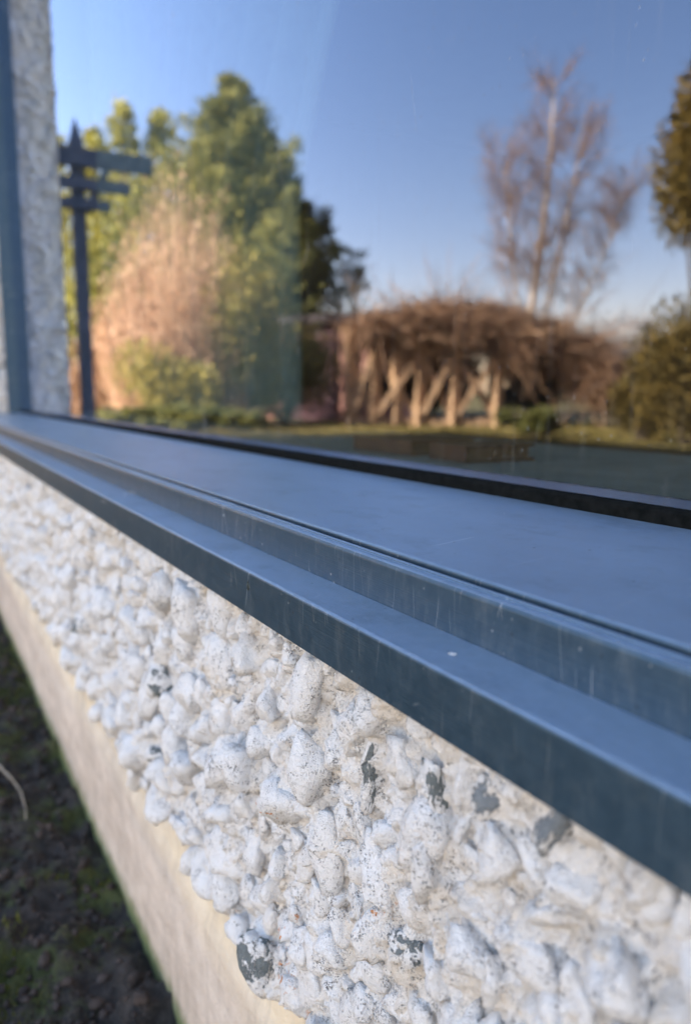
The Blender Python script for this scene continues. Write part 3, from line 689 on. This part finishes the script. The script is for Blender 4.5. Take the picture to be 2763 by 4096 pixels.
mb = MB(); mb.box((-1.6, -.9, 1.721), (1.6, 2.5, 1.85)); mb.build('roof', simple('dark_felt', (.05, .035, .035), (.09, .07, .07), 5, .8), bb)
M_wood = simple('weathered_orange_timber', (.34, .20, .11), (.52, .33, .19), 12, .8, .002)
mb = MB(); mb.box((1.402, .3, 0), (1.45, 1.2, 1.6)); mb.build('door', simple('plum_painted_door', (.07, .03, .04), (.10, .045, .055), 8, .7), bb)

# pergola with bare climber: posts and cross braces run along a line
pg = thing('pergola', 'rustic timber pergola with crossed braces under a bare climber', 'pergola', (-9.9, -6.15, 0))
A = Vector((-10.44, -5.2, 0)); B = Vector((-9.06, -7.15, 0)); dirp = (B-A)
def on(t, z, off=0): q = A+dirp*t; n_ = Vector((-dirp.y, dirp.x, 0)).normalized()*off; return (q.x-pg.location.x+n_.x, q.y-pg.location.y+n_.y, z)
pt = [.0, .155, .29, .43, .64, .90]
for i, t in enumerate(pt):
    mb = MB(); mb.bar(on(t, -.02), on(t, 1.34), .13); mb.build('post', M_wood, pg, .004)
for a_0, b_0 in ((0, .155), (.155, .43), (.43, .64), (.64, .90)):
    mb = MB(); mb.bar(on(a_0+.02, .18, .045), on(b_0-.02, .98, .045), .10); mb.build('brace', M_wood, pg, .003)
    mb = MB(); mb.bar(on(a_0+.02, .98, -.045), on(b_0-.02, .18, -.045), .10); mb.build('brace', M_wood, pg, .003)
for off in (-.06, .06):
    mb = MB(); mb.bar(on(-.06, 1.38, off), on(1.0, 1.38, off), .05, .06); mb.build('top_rail', M_wood, pg, .003)
for off in (-1.1,):
    for t in (0, .45, .9):
        mb = MB(); mb.bar(on(t, -.02, off), on(t, 1.34, off), .10); mb.build('post', M_wood, pg, .004)
        mb = MB(); mb.bar(on(t, 1.46, .15), on(t, 1.46, off-.15), .05, .06); mb.build('crossbeam', M_wood, pg, .003)
mb = MB(); mb.bar(on(-.02, .06, .0), on(.93, .06, .0), .03, .14); mb.build('gravel_board', M_wood, pg, .003)
# climber: tangle of thin twigs mounded on the pergola, hanging lower toward the far end
def tangle(loc, ctr, n, mat, label, seed, name='climbing_plant', cat='climber', L0=.35, wd=.006, leaf=0):
    g = np.random.default_rng(seed); t = thing(name, label, cat, loc); V = []; F = []; k = 0
    ctr = np.array(ctr); lp = np.array(loc)
    for i in range(n):
        c = ctr[g.integers(len(ctr))]; d = g.normal(size=3); d /= np.linalg.norm(d); p = c[:3]+d*c[3:6]*g.random()**.45-lp
        v_ = g.normal(size=3)*np.array([1, 1, .7]); v_ /= np.linalg.norm(v_); ln = L0*g.uniform(.4, 1.2)*(1+2.2*(g.random() > .94)); s_ = g.normal(size=3); s_ -= s_@v_*v_; s_ /= np.linalg.norm(s_)
        pts = [p, p+v_*ln*.5+g.normal(0, .03, 3), p+v_*ln+g.normal(0, .05, 3)-np.array([0, 0, .05])]
        for j, q in enumerate(pts): w_ = wd*(1, .8, .3)[j]; V += [q-s_*w_, q+s_*w_]
        F += [(k, k+1, k+3, k+2), (k+2, k+3, k+5, k+4)]; k += 6
    V = np.array(V); V[:, 2] = np.maximum(V[:, 2], .01)
    link('twigs', mesh_np('twigs', V, F), mat, t); return t
cl = tangle((-9.9, -6.2, 0), [(-10.3, -5.5, 1.36, .4, .35, .20), (-9.9, -6.05, 1.36, .4, .35, .24), (-9.5, -6.65, 1.33, .4, .35, .22), (-9.1, -7.2, 1.16, .4, .35, .38), (-10.45, -6.05, 1.42, 0.42, 0.56, 0.26), (-10.31, -6.40, 1.55, 0.62, 0.56, 0.29), (-9.94, -6.83, 1.54, 0.62, 0.62, 0.31), (-9.69, -7.27, 1.46, 0.62, 0.56, 0.33), (-9.25, -7.77, 1.25, 0.62, 0.56, 0.34), (-8.75, -8.08, 0.97, 0.53, 0.50, 0.36), (-8.25, -8.15, 0.65, 0.45, 0.43, 0.36)],
            17000, BR, 'bare brown climber heaped over the top of the pergola', 21, wd=.009)
M_shade_fill = simple('shade_dark_leaves', (.014, .014, .010), (.03, .03, .018), 3, .8)  # near-black colour paints the dark inside the pergola
for (bx_, by_, br_, bh_, sd_, lb_) in ((-11.1, -7.0, 1.7, 1.5, 31, 'added leaf mass, shade-dark in colour, filling the back of the pergola next to the brick outbuilding'),
        (-9.9, -8.35, 1.7, 1.45, 34, 'added leaf mass, shade-dark in colour, behind the end of the pergola beside the birch'), (-8.9, -9.3, 1.1, .95, 35, 'added low leaf mound, shade-dark in colour, behind the clipped hedge')):
    bush((bx_, by_, 0), br_, br_*.85, bh_, M_shade_fill, lb_, 13000, .15, sd_, name='shade_filler', cat='shade_filler', shell=.3)  # leaf masses added to darken the gaps behind the posts
tangle((-8.6, -8.4, 0), [(-9.12, -8.52, 0.88, 0.75, 0.62, 0.59), (-8.62, -8.77, 1.00, 0.75, 0.75, 0.65), (-8.12, -8.52, 0.62, 0.50, 0.50, 0.52)], 3500, leafmat('pale_stems', (.30, .24, .22), (.5, .44, .42), 1.5, .3), 'pale leafless bush between pergola and evergreen', 22, name='leafless_bush', cat='shrub')
bush((-6.75, -5.55, 0), .8, .35, .42, G2, 'low clipped dark green hedge near the pergola end', 6000, .05, 33, name='low_hedge', cat='hedge', shell=.6)

# silver birch
bt = thing('birch_tree', 'leafless silver birch with pale trunks rising behind the pergola', 'tree', (-10.5, -8.7, 0))
M_birch = simple('birch_bark', (.36, .28, .22), (.56, .46, .38), 5, .8, .002)
g = np.random.default_rng(5)
trunks = [([(0, 0, 0), (-.02, .02, 1.7), (.10, -.10, 3.2), (.16, -.14, 4.3), (.18, -.16, 5.4)], [.075, .065, .05, .035, .012]),
          ([(.05, -.05, 0), (.12, -.15, 1.7), (.30, -.32, 2.9), (.44, -.42, 3.9), (.50, -.50, 4.7)], [.045, .038, .03, .02, .008]),
          ([(.08, -.12, .2), (.5, -.55, 1.8), (.85, -.85, 3.0), (1.0, -1.0, 3.7)], [.028, .02, .014, .007]),
          ([(.0, .1, .6), (-.12, .25, 2.2), (-.2, .4, 3.4), (-.3, .45, 4.3)], [.026, .02, .014, .006])]
for p, r in trunks:
    mb = MB(); mb.tube(p, r, 8); mb.build('trunk', M_birch, bt, smooth=True)
V = []; F = []; k = 0
for p, r in trunks:
    P_ = [Vector(q) for q in p]
    for i in range(130):
        u = g.uniform(.30, .99)*(len(P_)-1); a_i = int(u); s0 = P_[a_i].lerp(P_[min(a_i+1, len(P_)-1)], u-a_i)
        ph = g.uniform(0, 6.28); L_ = g.uniform(.35, .85); d = Vector((math.cos(ph)*.6, math.sin(ph)*.6, g.uniform(.35, 1.0))).normalized()
        e = s0+d*L_
        cl_ = [(s0, e, .007)]
        for j in range(11):
            b_ = s0.lerp(e, g.uniform(.3, 1)); dd = (d*.6+Vector(g.normal(0, .6, 3))).normalized(); cl_.append((b_, b_+dd*g.uniform(.12, .34), .0038))
        for (a0, b0, w_) in cl_:
            sd = (b0-a0).cross(Vector(g.normal(0, 1, 3))).normalized()*w_
            V += [a0-sd, a0+sd, b0+sd*.4, b0-sd*.4]; F.append((k, k+1, k+2, k+3)); k += 4
link('crown', mesh_np('crown', np.array([tuple(q) for q in V]), F), PU, bt)

# evergreens on the right of the reflected garden
bush((-6.75, -8.25, 0), .85, .8, 4.6, G4, 'tall olive brown evergreen tree standing behind the large evergreen shrub', 14000, .09, 41, lobes=16, name='evergreen_tree', cat='tree', z0=2.1)
bush((-5.15, -6.0, 0), .85, .75, 1.62, G4, 'large olive evergreen shrub at the edge of the lawn', 16000, .06, 42, lobes=14, name='evergreen_shrub')
bush((-5.75, -6.0, 0), .5, .4, .85, G4, 'small olive evergreen shrub between hedge and large shrub', 7000, .05, 43, name='evergreen_shrub')
bush((-4.2, -6.6, 0), 1.0, .9, 2.2, G4, 'broad evergreen shrub beyond the large one', 10000, .07, 44, name='evergreen_shrub')
# low box hedge bordering the lawn at the far end
bush((-12.2, -3.3, 0), .35, 2.0, .34, G3, 'long low golden hedge along the far end of the lawn', 9000, .06, 51, lobes=16, name='low_hedge', cat='hedge')

hd = bush((-9.7, -2.4, 0), 1.75, .36, .42, G2, 'low dark clipped hedge in the shade of the house near the timber post', 15000, .05, 52, lobes=34, name='low_hedge', cat='hedge', shell=.6)
hd.rotation_euler.z = R_(-54)
# timber post with stepped arms near the wall
M_blue = simple('grey_blue_stained_timber', (.050, .068, .095), (.085, .105, .14), 9, .7, .002)
tp = thing('arch_post', 'dark blue grey timber garden post with pointed top and three stepped arms', 'post', (-5.89, -.56, 0))
mb = MB(); mb.box((-.042, -.042, -.02), (.042, .042, 2.18)); n0 = len(mb.v)
mb.v += [(-.042, -.042, 2.18), (.042, -.042, 2.18), (.042, .042, 2.18), (-.042, .042, 2.18), (0, 0, 2.34)]
mb.f += [(n0, n0+1, n0+4), (n0+1, n0+2, n0+4), (n0+2, n0+3, n0+4), (n0+3, n0, n0+4)]
mb.build('post', M_blue, tp, .003)
for L_, z_, h_ in ((.50, 2.06, .12), (.34, 1.89, .08), (.20, 1.76, .07)):
    mb = MB(); mb.box((.0425, -L_, z_-h_/2), (.085, .16, z_+h_/2)); mb.build('arm', M_blue, tp, .003)
mb = MB(); mb.bar((.03, -.045, 1.72), (.03, -.2, 2.02), .045); mb.build('brace', M_blue, tp, .002)
